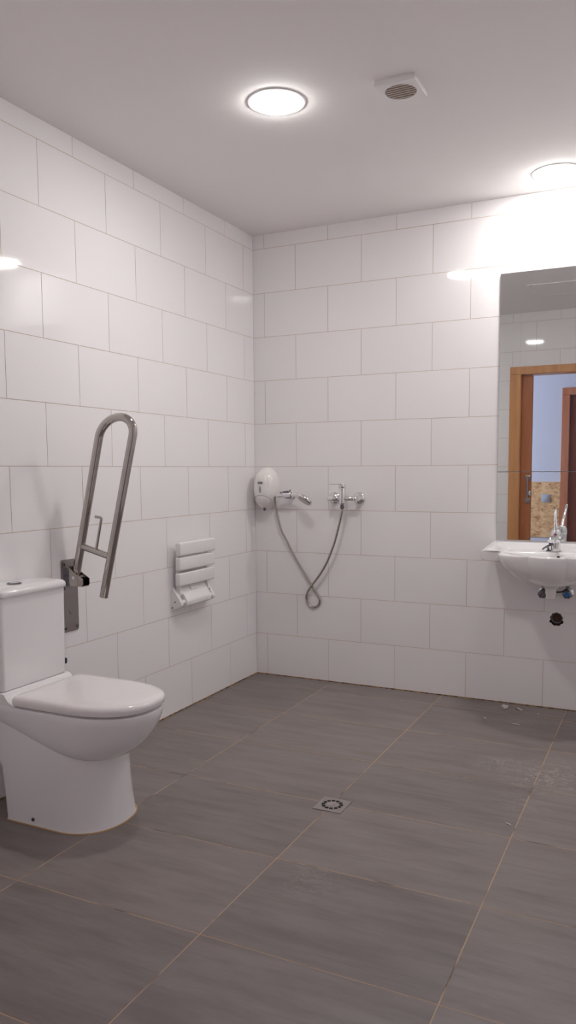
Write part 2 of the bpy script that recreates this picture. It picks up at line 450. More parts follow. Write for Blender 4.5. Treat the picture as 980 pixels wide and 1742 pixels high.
for i in range(7):
    a = 2*PI*i/7; pts = []
    for k in range(7):
        rr = .012+.036*k/6; aa = a+.35*k/6; pts.append((FX+rr*math.cos(aa), FY+rr*math.sin(aa), fz+.0095))
    sweep(bm, pts, .006, 8, flat=(1, .25))
lathe(bm, (FX, FY, fz+.006), (0, 0, 1), [(0, .013), (.007, .014)], 20)
part('fan_blades', bm, M['brownfan'], fan)
bm = bmesh.new()
for k in range(-3, 4):
    yy = k*.0150; hx = math.sqrt(.0555**2-yy*yy)
    box(bm, (FX-hx, FY+yy-.0030, fz-.001), (FX+hx, FY+yy+.0030, fz+.003))
part('grille', bm, M['brownslat'], fan, smooth=False)

hat = thing('ceiling_hatch', 'square flush white ceiling hatch seen only in the mirror top', 'hatch', (1.43, -2.19, H))
bm = bmesh.new()
x0, x1, a0, a1 = 1.22, 1.63, -2.395, -1.985
for q in ((x0, x1, a0, a0+.012), (x0, x1, a1-.012, a1), (x0, x0+.012, a0+.012, a1-.012), (x1-.012, x1, a0+.012, a1-.012)):
    box(bm, (q[0], q[2], H-.006), (q[1], q[3], H-.0002), .001)
part('frame', bm, M['plastic'], hat, smooth=False)
bm = bmesh.new(); box(bm, (x0+.0135, a0+.0135, H-.004), (x1-.0135, a1-.0135, H-.0002)); part('panel', bm, M['ceil'], hat, smooth=False)
bm = bmesh.new(); cyl(bm, (x0+.03, a1-.03, H-.0038), (x0+.03, a1-.03, H-.0055), .007); part('lock', bm, M['darkchrome'], hat)

# ------------------------------------------------------------------ toilet (back against the left wall, facing +x)
TY = -1.975
def dshape(xb, xf, hw, z, a=None, rc=.02, p=2.25, ns=7, na=40):
    """D outline: straight back at xb with rounded corners, half super-ellipse front of length a; z may be a function of x"""
    a = a or min(.25, xf-xb-.05); xm = xf-a; pts = []
    for k in range(5):
        t = k/4*PI/2; pts.append((xb+rc-rc*math.cos(t), TY-hw+rc-rc*math.sin(t)))
    for k in range(1, ns): pts.append((xb+rc+(xm-xb-rc)*k/ns, TY-hw))
    for k in range(na+1):
        t = -PI/2+PI*k/na; c, s = math.cos(t), math.sin(t)
        pts.append((xm+a*abs(c)**(2/p), TY+hw*math.copysign(abs(s)**(2/p), s)))
    for k in range(ns-1, 0, -1): pts.append((xb+rc+(xm-xb-rc)*k/ns, TY+hw))
    for k in range(5):
        t = k/4*PI/2; pts.append((xb+rc-rc*math.sin(t), TY+hw-rc+rc*math.cos(t)))
    zf = z if callable(z) else (lambda x: z)
    return [Vector((x, y, zf(x))) for x, y in pts]
def lerp_tab(tab, x):
    if x <= tab[0][0]: return tab[0][1]+(tab[0][0]-x)*.28
    for (a, fa), (b, fb) in zip(tab, tab[1:]):
        if x <= b: return fa+(fb-fa)*(x-a)/(b-a)
    return tab[-1][1]
crease = lambda x: lerp_tab([(.12, .351), (.2, .327), (.28, .301), (.36, .277), (.44, .257), (.53, .238)], x)
toi = thing('toilet', 'white close coupled toilet standing against the left wall, lid closed', 'toilet', (.3, TY, 0))
bm = bmesh.new()
# pedestal
ped = [dshape(.142, .545, .163, 0, .165), dshape(.140, .541, .159, .012, .165), dshape(.126, .531, .153, .10, .16), dshape(.112, .525, .150, .19, .155),
       dshape(.060, .523, .149, lambda x: min(.26, crease(x)), .153), dshape(.02, .523, .149, lambda x: crease(x)+.02, .153)]
loft(bm, ped, True, False)
# bowl: quarter-ellipse profile from the rim down to the slanting crease
rim = dshape(.006, .679, .175, .411, .252, p=2.35)
low = dshape(.02, .519, .145, lambda x: crease(x), .153)
rings = []
for k in range(13):
    t = k/12*PI/2
    w = (1-math.cos(t))**.68; rings.append([Vector((a.x+(b.x-a.x)*w, a.y+(b.y-a.y)*w, a.z+(b.z-a.z)*math.sin(t)**.92)) for a, b in zip(rim, low)])
rings.reverse()
top1 = dshape(.006, .677, .173, .4155, .250, p=2.35); top2 = dshape(.012, .668, .164, .4172, .243, p=2.35)
inn = dshape(.20, .640, .130, .417, .225); inn2 = dshape(.21, .62, .115, .36, .21); inn3 = dshape(.30, .52, .06, .25, .10)
loft(bm, rings+[top1, top2, inn, inn2, inn3], False, True)
bowl = part('bowl', bm, M['porcelain'], toi, angle=40)
# raised shelf behind the lid that carries the cistern
bm = bmesh.new()
prof = [(.004, .40), (.004, .4575), (.158, .4575), (.166, .455), (.174, .444), (.184, .432), (.20, .4235), (.218, .4185), (.218, .40)]
n_ = 15; R_ = []
for k in range(n_):
    y = -.168+.336*k/(n_-1); e = abs(k-7)/7; s = 1-.012*(e**6)
    R_.append([Vector((x, TY+y, .40+(z-.40)*(s if z > .42 else 1))) for x, z in prof])
loft(bm, R_, True, True); part('cistern_shelf', bm, M['porcelain'], toi, angle=50)
# closed seat ring under the lid
bm = bmesh.new()
loft(bm, [dshape(.225, .655, .158, .4182, .24), dshape(.222, .660, .162, .4190, .243), dshape(.222, .660, .162, .4215, .243), dshape(.225, .656, .158, .4226, .24)], True, True)
part('seat', bm, M['lidplastic'], toi)
bm = bmesh.new()
P_ = dict(p=2.45, rc=.016)
loft(bm, [dshape(.208, .670, .169, .4232, .25, **P_), dshape(.206, .679, .1765, .4258, .255, **P_), dshape(.205, .682, .179, .438, .257, **P_), dshape(.206, .681, .178, .4455, .256, **P_), dshape(.208, .676, .174, .4525, .252, **P_),
          dshape(.214, .665, .165, .4572, .243, **P_), dshape(.228, .642, .145, .4598, .225, **P_), dshape(.26, .60, .10, .4612, .18, **P_), dshape(.33, .52, .05, .4618, .09, **P_)], True, True)
part('lid', bm, M['lidplastic'], toi, angle=50)
for s in (-1, 1):
    bm = bmesh.new(); cyl(bm, (.207, TY+s*.085-.02, .4240), (.207, TY+s*.085+.02, .4240), .006, bev=.002); part('hinge', bm, M['chrome'], toi)
# cistern
def rrect(x0, x1, hw, z, r=.02, k=6, bulge=0.):
    pts = []
    for (cx, cy, a0) in ((x1-r, TY+hw-r, 0), (x0+r, TY+hw-r, PI/2), (x0+r, TY-hw+r, PI), (x1-r, TY-hw+r, 3*PI/2)):
        for i in range(k+1):
            a = a0+PI/2*i/k; pts.append(Vector((cx+r*math.cos(a), cy+r*math.sin(a), z)))
    return pts
CW = .163
bm = bmesh.new()
loft(bm, [rrect(.006, .151, CW-.004, .4588), rrect(.006, .155, CW, .463), rrect(.005, .158, CW+.001, .64), rrect(.004, .160, CW+.002, .7905)], True, True)
part('cistern', bm, M['porcelain'], toi, angle=40)
bm = bmesh.new()
loft(bm, [rrect(.004, .166, CW+.002, .7915, .022), rrect(.003, .170, CW+.0045, .794, .024), rrect(.003, .1715, CW+.0055, .803, .026), rrect(.003, .170, CW+.0045, .8115, .027), rrect(.004, .163, CW-.001, .8185, .026),
          rrect(.012, .145, CW-.018, .8225, .025), rrect(.03, .12, CW-.044, .8235, .02)], True, True)
cl = part('cistern_lid', bm, M['porcelain'], toi, angle=50)
bm = bmesh.new(); lathe(bm, (.092, TY-.028, .8228), (0, 0, 1), [(.001, .0185), (.0040, .0185), (.0052, .016)], 32); part('button_cap', bm, M['chrome'], toi)
bm = bmesh.new(); lathe(bm, (.092, TY-.028, .8228), (0, 0, 1), [(0, .026), (.0035, .026), (.005, .0235), (.005, .020), (.001, .019)], 32, True, False)
part('flush_button', bm, M['darkchrome'], toi)['label'] = 'round chrome flush button'
bm = bmesh.new(); lathe(bm, (.272, TY-.1565, .022), (0, -1, .06), [(0, .0068), (.003, .0068), (.0052, .0055), (.006, .002)], 20)
part('fixing_cap', bm, M['darkchrome'], toi)['label'] = 'dark round fixing cap'
bm = bmesh.new(); path = dshape(.142, .5465, .1645, .002, .165)
loft(bm, [[Vector((p.x, p.y, .0004)) for p in dshape(.1405, .5485, .1658, 0, .1675)], [Vector((p.x, p.y, .0022)) for p in dshape(.1410, .5475, .1650, 0, .1665)], [Vector((p.x, p.y, .0034)) for p in dshape(.143, .543, .161, 0, .164)]], False, False)
part('silicone_bead', bm, M['silicone'], toi)['label'] = 'tan silicone bead round the foot'

av = thing('water_valve', 'small dark valve on left wall tiles just behind the toilet cistern', 'valve', (0, -1.724, .47))
bm = bmesh.new(); lathe(bm, (-.0004, -1.724, .47), (1, 0, 0), [(0, .024), (.004, .022), (.006, .010), (.05, .010)], 24); part('body', bm, M['chrome'], av)
bm = bmesh.new(); lathe(bm, (.045, -1.724, .47), (.9, .45, 0), [(0, .011), (.004, .013), (.02, .012), (.022, .009)], 16); part('handle', bm, M['black'], av)

# ------------------------------------------------------------------ fold-up grab bar
gb = thing('grab_bar', 'polished steel U shaped grab bar folded up on left wall behind the toilet', 'grab bar', (.0, -1.615, .57))
bm = bmesh.new()
def rr2(y0, y1, z0, z1, r, x, k=5):
    pts = []
    for (cy, cz, a0) in ((y1-r, z1-r, 0), (y0+r, z1-r, PI/2), (y0+r, z0+r, PI), (y1-r, z0+r, 3*PI/2)):
        for i in range(k+1):
            a = a0+PI/2*i/k; pts.append(Vector((x, cy+r*math.cos(a), cz+r*math.sin(a))))
    return pts
loft(bm, [rr2(-1.663, -1.567, .566, .868, .010, -.0004), rr2(-1.663, -1.567, .566, .868, .010, .0035), rr2(-1.6625, -1.5675, .5665, .8675, .0095, .0045)], True, True)
gp = part('wall_plate', bm, M['brushed'], gb); gp['label'] = 'tall brushed steel wall plate'
for (y, z) in ((-1.648, .850), (-1.582, .850), (-1.650, .752), (-1.650, .585), (-1.580, .585), (-1.648, .802)):
    bm = bmesh.new(); lathe(bm, (.0046, y, z), (1, 0, 0), [(0, .0075), (.002, .0075), (.0035, .005), (.0035, .0035), (.002, .003)], 16)
    part('screw', bm, M['darkchrome'], gb)
# two small scratch-like marks on the plate
bm = bmesh.new(); sweep(bm, catmull([(.0047, -1.625, .655), (.0047, -1.621, .645), (.0047, -1.612, .641)], 4), .0012, 6); part('scuff_mark', bm, M['darkchrome'], gb)
for y in (-1.638, -1.597):
    bm = bmesh.new()
    prism(bm, [(.0046, .763), (.0046, .836), (.012, .840), (.093, .792), (.093, .770), (.088, .763)], 1, y-.002, y+.002)
    o = part('bracket_cheek', bm, M['steel'], gb, smooth=False)
for y, s in ((-1.6385, -1), (-1.5965, 1)):
    bm = bmesh.new(); box(bm, (.0046, min(y, y+s*.020), .766), (.0075, max(y, y+s*.020), .832), .0008); part('bracket_flange', bm, M['steel'], gb, smooth=False)
bm = bmesh.new(); box(bm, (.0046, -1.640, .760), (.090, -1.595, .7632), .0008); part('bracket_floor', bm, M['steel'], gb, smooth=False)
bm = bmesh.new(); cyl(bm, (.047, -1.643, .796), (.047, -1.592, .796), .008, bev=.0015); part('pivot_pin', bm, M['chrome'], gb)
GY = -1.6175; TR = .0170
lb, lt, rt_, rb_ = Vector((.040, 0, .798)), Vector((.180, 0, 1.364)), Vector((.346, 0, 1.366)), Vector((.181, 0, .722))
ax_ = (lt-lb).normalized(); bx_ = (rt_-rb_).normalized()
mid_ = (ax_+bx_).normalized(); side = Vector((mid_.z, 0, -mid_.x))
pts = [lb+(lt-lb)*k/10 for k in range(11)]
c_ = (lt+rt_)/2; hw_ = (rt_-lt).length/2
sx = (rt_-lt).normalized(); up = mid_
for k in range(1, 20):
    a = PI-PI*k/20; pts.append(c_+sx*hw_*math.cos(a)+up*hw_*.93*math.sin(a))
pts += [rt_+(rb_-rt_)*k/12 for k in range(13)]
bm = bmesh.new(); sweep(bm, [(p.x, GY, p.z) for p in pts], TR, 24); part('rail', bm, M['steel'], gb, angle=50)
bm = bmesh.new(); cyl(bm, (.075, GY, .925), (.226, GY, .886), .0135, n=20); part('cross_tube', bm, M['steel'], gb)
bm = bmesh.new(); sweep(bm, [(.148, GY, .905), (.165, GY, .975), (.1785, GY, 1.030)]+catmull([(.1785, GY, 1.030), (.1795, GY, 1.040), (.174, GY, 1.044), (.150, GY, 1.047)], 5)[1:], .0055, 14); part('paper_hook', bm, M['steel'], gb)

# ------------------------------------------------------------------ fold-down shower seat on the left wall
ss = thing('shower_bench', 'white slatted folding shower seat folded up against the left wall tiles', 'shower seat', (0, -.755, .54))
for zc, xf in ((.841, .064), (.7665, .0605), (.688, .0575)):
    bm = bmesh.new(); box(bm, (xf-.030, -.892, zc-.0325), (xf, -.560, zc+.0325), .007, 4); part('slat', bm, M['plastic'], ss, angle=60)
for ya in (-.858, -.598):
    bm = bmesh.new(); prism(bm, [(.020, .868), (.0335, .868), (.0285, .68), (.046, .612), (.034, .596), (.018, .63)], 1, ya-.011, ya+.011, bev=.002); part('arm', bm, M['plastic'], ss, smooth=False)
for ya, yb in ((-.889, -.867), (-.588, -.566)):
    bm = bmesh.new(); prism(bm, [(-.0004, .537), (-.0004, .636), (.010, .644), (.018, .640), (.060, .574), (.062, .560), (.055, .552), (.014, .534)], 1, ya, yb, bev=.003)
    ck = part('bracket_cheek', bm, M['plastic'], ss, smooth=False)
    for (x, z) in ((.008, .546), (.024, .576)):
        bm = bmesh.new(); cyl(bm, (x, ya+.0005, z), (x, ya-.0012, z), .0034, n=12); o = link('screw', bm, M['black'], ck); o.data.transform(Matrix.Translation(-Vector(ss.location)))
bm = bmesh.new(); prism(bm, [(.002, .556), (.002, .650), (.014, .654), (.022, .648), (.063, .584), (.0665, .574), (.0655, .556), (.058, .548), (.03, .550)], 1, -.842, -.614, bev=.003)
hc = part('hinge_cover', bm, M['plastic'], ss, smooth=False)
bm = bmesh.new(); prism(bm, [(.0185, .657), (.0255, .6515), (.0425, .625), (.0365, .622)], 1, -.765, -.705, bev=.0012); part('release_clip', bm, M['plastic'], ss, smooth=False)
bm = bmesh.new(); cyl(bm, (.045, -.868, .572), (.045, -.588, .572), .012, n=16); part('hinge_rod', bm, M['plastic'], ss)
bm = bmesh.new(); box(bm, (-.0003, -.866, .545), (.010, -.590, .650), .002); part('wall_plate', bm, M['plastic'], ss, smooth=False)

# ------------------------------------------------------------------ soap dispenser on the back wall
SX, SZ = .093, 1.124
sd = thing('soap_dispenser', 'cream white oval wall soap dispenser in the tiled corner', 'soap dispenser', (SX, 0, SZ-.125))
A_, B_, D_, PP = .0735, .1255, .112, 2.6
def sup(r, k, n=64, a=A_, b=B_):
    t = 2*PI*k/n; c, s = math.cos(t), math.sin(t); e = 2/2.35
    x = a*math.copysign(abs(c)**e, c); z = b*math.copysign(abs(s)**e, s)
    x *= 1-.13*max(0, z/b)**1.5 if z > 0 else 1-.10*(-z/b)**2
    return x*r, z*r
def dep(r): return D_*(1-min(r, 1)**PP)**(1/PP)
bm = bmesh.new()
rg = [[Vector((SX+sup(.97, k)[0], +.0004, SZ+sup(.97, k)[1])) for k in range(64)]]
for q in [1, .998, .99, .975, .95, .91, .86, .79, .7, .58, .44, .28, .12]:
    rg.append([Vector((SX+sup(q, k)[0], -max(.006, dep(q)), SZ+sup(q, k)[1])) for k in range(64)])
loft(bm, rg, True, True); part('housing', bm, M['creamplastic'], sd, angle=60)
def on_front(x, z):
    """depth of the housing's front at (x,z)"""
    lo, hi = 0., 1.
    ang = math.atan2(z, x); best = 0
    # radius fraction by scanning the outline
    t = None
    bestd = 9
    for k in range(256):
        X, Z = sup(1, k, 256); d = abs(math.atan2(math.sin(math.atan2(Z, X)-ang), math.cos(math.atan2(Z, X)-ang)))
        if d < bestd: bestd, t = d, (X, Z)
    r = math.hypot(x, z)/math.hypot(*t)
    return dep(min(r, .995))
# push panel: lower front, arched top
bm = bmesh.new(); gx, gz = 22, 16; grid = {}
for i in range(gx+1):
    x = -.054+.108*i/gx; u = x/.054
    top_ = -.042-.040*(1-math.sqrt(max(0, 1-abs(u)**2.6)))
    bot_ = -.116+.050*abs(u)**2.4
    if bot_ > top_-.002: bot_ = top_-.002
    for j in range(gz+1):
        z = bot_+(top_-bot_)*j/gz
        e = min(1, min(j, gz-j, i, gx-i)/2.); grid[i, j] = bm.verts.new((SX+x, -on_front(x, z)-.0005-.0035*e, SZ+z))
for i in range(gx):
    for j in range(gz): bm.faces.new((grid[i, j], grid[i+1, j], grid[i+1, j+1], grid[i, j+1]))
part('push_button', bm, M['creamplastic'], sd, angle=60)
bm = bmesh.new()
arc = []
for i in range(25):
    x = -.0545+.109*i/24; u = x/.0545; z = -.0405-.040*(1-math.sqrt(max(0, 1-abs(u)**2.6))); arc.append((SX+x, -on_front(x, z)-.0006, SZ+z))
sweep(bm, arc, .0012, 6); part('button_seam', bm, M['pvc'], sd)
bm = bmesh.new(); n = 24; pts0 = []
for s_, o_ in ((1., .0006), (.8, .0022)):
    pts0.append([Vector((SX+.0075*s_*math.cos(2*PI*k/n), -on_front(.0075*s_*math.cos(2*PI*k/n), -.005+.021*s_*math.sin(2*PI*k/n))-o_, SZ-.005+.021*s_*math.sin(2*PI*k/n))) for k in range(n)])
loft(bm, pts0, True, True); part('sight_window', bm, M['greyglass'], sd)['label'] = 'grey oval level window'
bm = bmesh.new(); yl = -on_front(0, .032)
box(bm, (SX-.0145, yl-.0022, SZ+.026), (SX+.0145, yl+.003, SZ+.039), .001); lp = part('label_plate', bm, M['navy'], sd, smooth=False); lp['label'] = 'small navy label with white lettering'
bm = bmesh.new()
for a, b, c, d in ((-.011, -.008, .029, .036), (-.006, -.003, .029, .0335), (-.001, .001, .029, .0365), (.003, .006, .029, .0335), (.008, .011, .029, .036)):
    box(bm, (SX+a, yl-.0027, SZ+c), (SX+b, yl-.002, SZ+d))
o = link('lettering', bm, M['white'], lp, smooth=False); o.data.transform(Matrix.Translation(-Vector(sd.location)))
bm = bmesh.new(); cyl(bm, (SX+.002, -.062, SZ-.1165), (SX+.002, -.062, SZ-.130), .008, .006, 16); part('nozzle', bm, M['darkchrome'], sd)

# ------------------------------------------------------------------ hand shower, holder and hose
hol = thing('shower_holder', 'chrome wall bracket holding the hand shower on the back wall tiles', 'shower holder', (.25, 0, 1.083))
bm = bmesh.new(); lathe(bm, (.25, +.0004, 1.083), (0, -1, 0), [(0, .022), (.006, .021), (.009, .016), (.011, .011), (.0535, .011)], 28); part('wall_mount', bm, M['chrome'], hol)
bm = bmesh.new(); lathe(bm, (.225, -.070, 1.0855), (.05, -.002, .002), [(0, .0145), (0, .0165), (.001, .0175), (.049, .0175), (.05, .0165), (.05, .0145), (0, .0145)], 28, False, False); part('clip', bm, M['chrome'], hol)
bm = bmesh.new(); sweep(bm, catmull([(.205, -.073, 1.1005), (.23, -.073, 1.1055), (.262, -.073, 1.109), (.268, -.073, 1.116)], 5), .006, 10, flat=(1.4, .6)); part('lever', bm, M['darkchrome'], hol)
bm = bmesh.new(); box(bm, (.24, -.079, 1.066), (.272, -.062, 1.073), .002); part('clip_screw_plate', bm, M['darkchrome'], hol)
hs = thing('hand_shower', 'chrome hand shower resting sideways in the wall bracket beside the soap dispenser', 'shower head', (.25, -.072, 1.086))
hp = catmull([(.192, -.073, 1.082), (.225, -.070, 1.0855), (.275, -.072, 1.0875), (.315, -.078, 1.0865), (.345, -.090, 1.079), (.365, -.099, 1.070)], 6)
k = len(hp); rad = [.0105+.002*math.sin(i/(k-1)*PI) + (.008*max(0, (i/(k-1)-.72)/.28) ) for i in range(k)]
bm = bmesh.new(); sweep(bm, hp, rad, 18); part('handle', bm, M['chrome'], hs, angle=60)
hc_ = Vector((.378, -.108, 1.064)); ang = math.radians(27)
Rm = Matrix.Rotation(ang, 3, 'Y') @ Matrix.Rotation(math.radians(-34), 3, 'X')
def disc(prof, sx=1.38, sy=1.12):
    return [[hc_+Rm @ Vector((r*sx*math.cos(2*PI*i/36), r*sy*math.sin(2*PI*i/36), h)) for i in range(36)] for h, r in prof]
bm = bmesh.new(); loft(bm, disc([(.017, .006), (.0155, .018), (.011, .028), (.003, .0345), (-.006, .036), (-.010, .0345)]), True, True); part('head', bm, M['chrome'], hs, angle=60)
bm = bmesh.new(); loft(bm, disc([(-.0095, .031), (-.0125, .030), (-.0135, .026)]), True, True); fp = part('spray_face', bm, M['steel'], hs)
bm = bmesh.new(); cyl(bm, (.196, -.073, 1.0825), (.178, -.0735, 1.079), .0105, .0085, bev=.001); part('hose_nut', bm, M['chrome'], hs)
hose = [(.180, -.0735, 1.080), (.168, -.071, 1.070), (.165, -.063, 1.045), (.168, -.055, 1.005), (.176, -.048, .95), (.194, -.040, .878), (.224, -.030, .815), (.262, -.023, .74), (.296, -.019, .682), (.34, -.0155, .613), (.378, -.0135, .556),
        (.408, -.011, .512), (.422, -.009, .478), (.412, -.0076, .448), (.382, -.0072, .433), (.352, -.0076, .446), (.338, -.012, .482), (.350, -.022, .52), (.378, -.030, .560), (.412, -.036, .60), (.445, -.041, .642), (.482, -.047, .70), (.513, -.055, .762), (.540, -.060, .83), (.562, -.066, .90), (.578, -.071, .955), (.5885, -.0735, .996), (.590, -.0742, 1.0122)]
HC = catmull(hose, 26)
hr = [.0066+.0006*(i % 2) for i in range(len(HC))]
bm = bmesh.new(); sweep(bm, HC, hr, 12); part('hose', bm, M['hose'], hs, angle=0)['label'] = 'ribbed steel hose hanging in a crossed loop'

# ------------------------------------------------------------------ shower mixer
mx = thing('shower_mixer', 'chrome wall shower mixer tap with thin lever on the back wall tiles', 'mixer tap', (.59, 0, 1.07))
MY = -.074
for x in (.515, .665):
    bm = bmesh.new(); lathe(bm, (x, +.0004, 1.07), (0, -1, 0), [(0, .0345), (.004, .0345), (.010, .032), (.016, .026), (.019, .018), (.022, .0145), (.05, .0145)], 36); part('wall_rosette', bm, M['chrome'], mx, angle=60)
    bm = bmesh.new(); lathe(bm, (x, -.048, 1.07), (0, -1, 0), [(0, .0145), (.002, .0150), (.012, .0150), (.013, .0135), (.030, .0130), (.036, .010), (.039, .006)], 28); part('union_nut', bm, M['chrome'], mx, angle=60)
bm = bmesh.new(); cyl(bm, (.512, MY, 1.07), (.668, MY, 1.07), .0125, n=24, bev=.003)
cyl(bm, (.5035, MY, 1.07), (.57, MY, 1.07), .0165, n=24, bev=.003); part('bar', bm, M['chrome'], mx, angle=50)
bm = bmesh.new(); lathe(bm, (.59, MY, 1.036), (0, 0, 1), [(0, .014), (.006, .0185), (.012, .0195), (.088, .0195), (.0895, .0185)], 36); part('body', bm, M['chrome'], mx, angle=50)
bm = bmesh.new(); lathe(bm, (.59, MY, 1.1265), (0, 0, 1), [(0, .0185), (.001, .0195), (.022, .0195), (.0255, .018), (.026, .014)], 36); part('cartridge_cap', bm, M['chrome'], mx, angle=50)
bm = bmesh.new(); sweep(bm, [(.588, MY-.012, 1.1495), (.58, MY-.045, 1.1505), (.571, MY-.080, 1.1515), (.561, MY-.118, 1.152)], [.0085, .0075, .007, .0062], 12, flat=(1.0, .38)); part('lever', bm, M['chrome'], mx, angle=60)
bm = bmesh.new(); lathe(bm, (.59, MY, 1.038), (0, 0, -1), [(0, .011), (.006, .011), (.007, .0095), (.010, .0095), (.011, .0125), (.02, .0125), (.021, .0105), (.025, .0095)], 24); part('hose_outlet', bm, M['darkchrome'], mx, angle=40)

# ------------------------------------------------------------------ mirrors
def mirror(name, x0, x1, z0, z1, t, label):
    bm = bmesh.new(); box(bm, (x0, -t, z0), (x1, -.0006, z1), mi=0)
    o = link(name, bm, [M['mirroredge'], M['mirror']], smooth=False)
    for p in o.data.polygons:
        if p.normal.y < -.9: p.material_index = 1
    rooted(o, ((x0+x1)/2, 0, z0)); tag(o, label, 'mirror'); return o
mirror('wall_mirror', 1.4285, 2.045, 1.2155, 2.207, .0085, 'tall frameless upper mirror panel on the back wall above the basin')
mirror('wall_mirror', 1.4265, 2.045, .8645, 1.2115, .005, 'low frameless lower mirror panel directly behind the basin tap')

# ------------------------------------------------------------------ washbasin
BX = 1.735
ws = thing('washbasin', 'white wall hung porcelain washbasin under the mirror at the right', 'washbasin', (BX, 0, .66))
half = [(1.411, -.0015), (1.404, -.06), (1.3975, -.13), (1.3925, -.19), (1.3925, -.207), (1.398, -.215), (1.41, -.217), (1.435, -.2165), (1.465, -.2175), (1.495, -.231), (1.53, -.265), (1.57, -.316), (1.615, -.365), (1.655, -.398), (1.695, -.419), (1.735, -.427)]
half = [Vector((x, y, 0)) for x, y in half]
h2 = catmull(half[:4], 4)[:-1]+catmull(half[3:8], 3)[:-1]+catmull(half[7:], 4)
out = h2+[Vector((2*BX-p.x, p.y, 0)) for p in reversed(h2[:-1])]
# close along the wall
nb = 24; back = [Vector((out[-1].x+(out[0].x-out[-1].x)*k/nb, -.0015, 0)) for k in range(1, nb)]
OUT = out+back; NO = len(OUT)
def zt(y): s = min(1, max(0, (y+.085)/.05)); return .825+.030*s*s*(3-2*s)
def zt_wing(x, y):
    w = min(1, max(0, (abs(x-BX)-.24)/.07)); w = w*w*(3-2*w)
    lin = .825+.030*max(0, (y+.20)/.20); return zt(y)*(1-w)+lin*w
def ell(p, cx, cy, ax, ay, pw=2.):
    a = math.atan2((p.y-cy)/ay, (p.x-cx)/ax); c, s = math.cos(a), math.sin(a)
    return Vector((cx+ax*math.copysign(abs(c)**(2/pw), c), cy+ay*math.copysign(abs(s)**(2/pw), s), 0))
CTR = Vector((BX, -.215, 0))
def ins(p, d):
    v = CTR-p; v.z = 0
    q = p+v.normalized()*d
    if p.y > -.004: q.y = p.y
    return q
E_ = [ell(p, BX, -.215, .214, .190, 2.15) for p in OUT]
for e in E_: e.y = min(e.y, -.004)
Hh = [ell(p, BX, -.278, .243, .122, 2.3) for p in OUT]
rings = []
# underside, bottom to top: the front is one smooth apron, the wings are slabs with the bowl hanging below
def wing(p):
    if p.y > -.20: return 1.
    w = min(1, max(0, (abs(p.x-BX)-.232)/.05)); return w*w*(3-2*w)
WG = [wing(p) for p in OUT]
for k in range(13):
    t = PI/2*(1-k/12.); sc_ = max(math.cos(t), .10); R_ = []
    for e, p, w in zip(E_, OUT, WG):
        a = Vector((BX+(e.x-BX)*sc_, -.20+(e.y+.20)*sc_, .774-.114*math.sin(t)))
        f = Vector((BX+(p.x-BX)*sc_**.93, -.20+(p.y+.20)*sc_**.93, .812-.152*math.sin(t)**1.06))
        R_.append(f.lerp(a, w))
    rings.append(R_)
for inset, zw, zf in ((None, .7770, .8135), (.012, .7785, .8140), (.004, .7805, .8145), (.001, .786, .815)):
    R_ = []
    for e, p, w in zip(E_, OUT, WG):
        q = Vector((e.x+(p.x-e.x)*.10, e.y+(p.y-e.y)*.10, 0)) if inset is None else ins(p, inset)
        R_.append(Vector((p.x+(q.x-p.x)*w, p.y+(q.y-p.y)*w, zf+(zw-zf)*w)))
    rings.append(R_)
rings.append([Vector((p.x, p.y, zt_wing(p.x, p.y)-.008)) for p in OUT])
rings.append([Vector((ins(p, .001).x, ins(p, .001).y, zt_wing(p.x, p.y)-.003)) for p in OUT])
rings.append([Vector((ins(p, .004).x, ins(p, .004).y, zt_wing(p.x, p.y))) for p in OUT])
for f in (.25, .5, .75, .93):
    R_ = []
    for p, h in zip(OUT, Hh):
        q = ins(p, .006); x, y = q.x+(h.x-q.x)*f, q.y+(h.y-q.y)*f
        R_.append(Vector((x, y, zt_wing(x, y)-(.002 if f > .9 else 0))))
    rings.append(R_)
for s, z in ((1., .815), (.97, .795), (.90, .765), (.78, .738), (.6, .715), (.38, .700), (.15, .694)):
    rings.append([Vector((BX+(h.x-BX)*s, -.278+(h.y+.278)*s, z)) for h in Hh])
bm = bmesh.new(); loft(bm, rings, True, True); part('bowl', bm, M['porcelain'], ws, angle=70)
bm = bmesh.new(); n = 20
cyl(bm, (BX+.022, -.170, .8005), (BX+.022, -.160, .7985), .007, n=16); part('overflow', bm, M['hole'], ws)['label'] = 'dark overflow hole'
bm = bmesh.new(); lathe(bm, (BX, -.278, .694), (0, 0, 1), [(0, .032), (.002, .032), (.004, .028), (.003, .02)], 28); part('waste_grid', bm, M['chrome'], ws)
bm = bmesh.new(); lathe(bm, (BX-.005, -.205, .6605), (0, 0, -1), [(0, .034), (.006, .034), (.010, .026), (.030, .025), (.036, .022), (.055, .020), (.058, .017)], 28)
part('waste_tail', bm, M['plastic'], ws)['label'] = 'white plastic waste tail under the bowl'

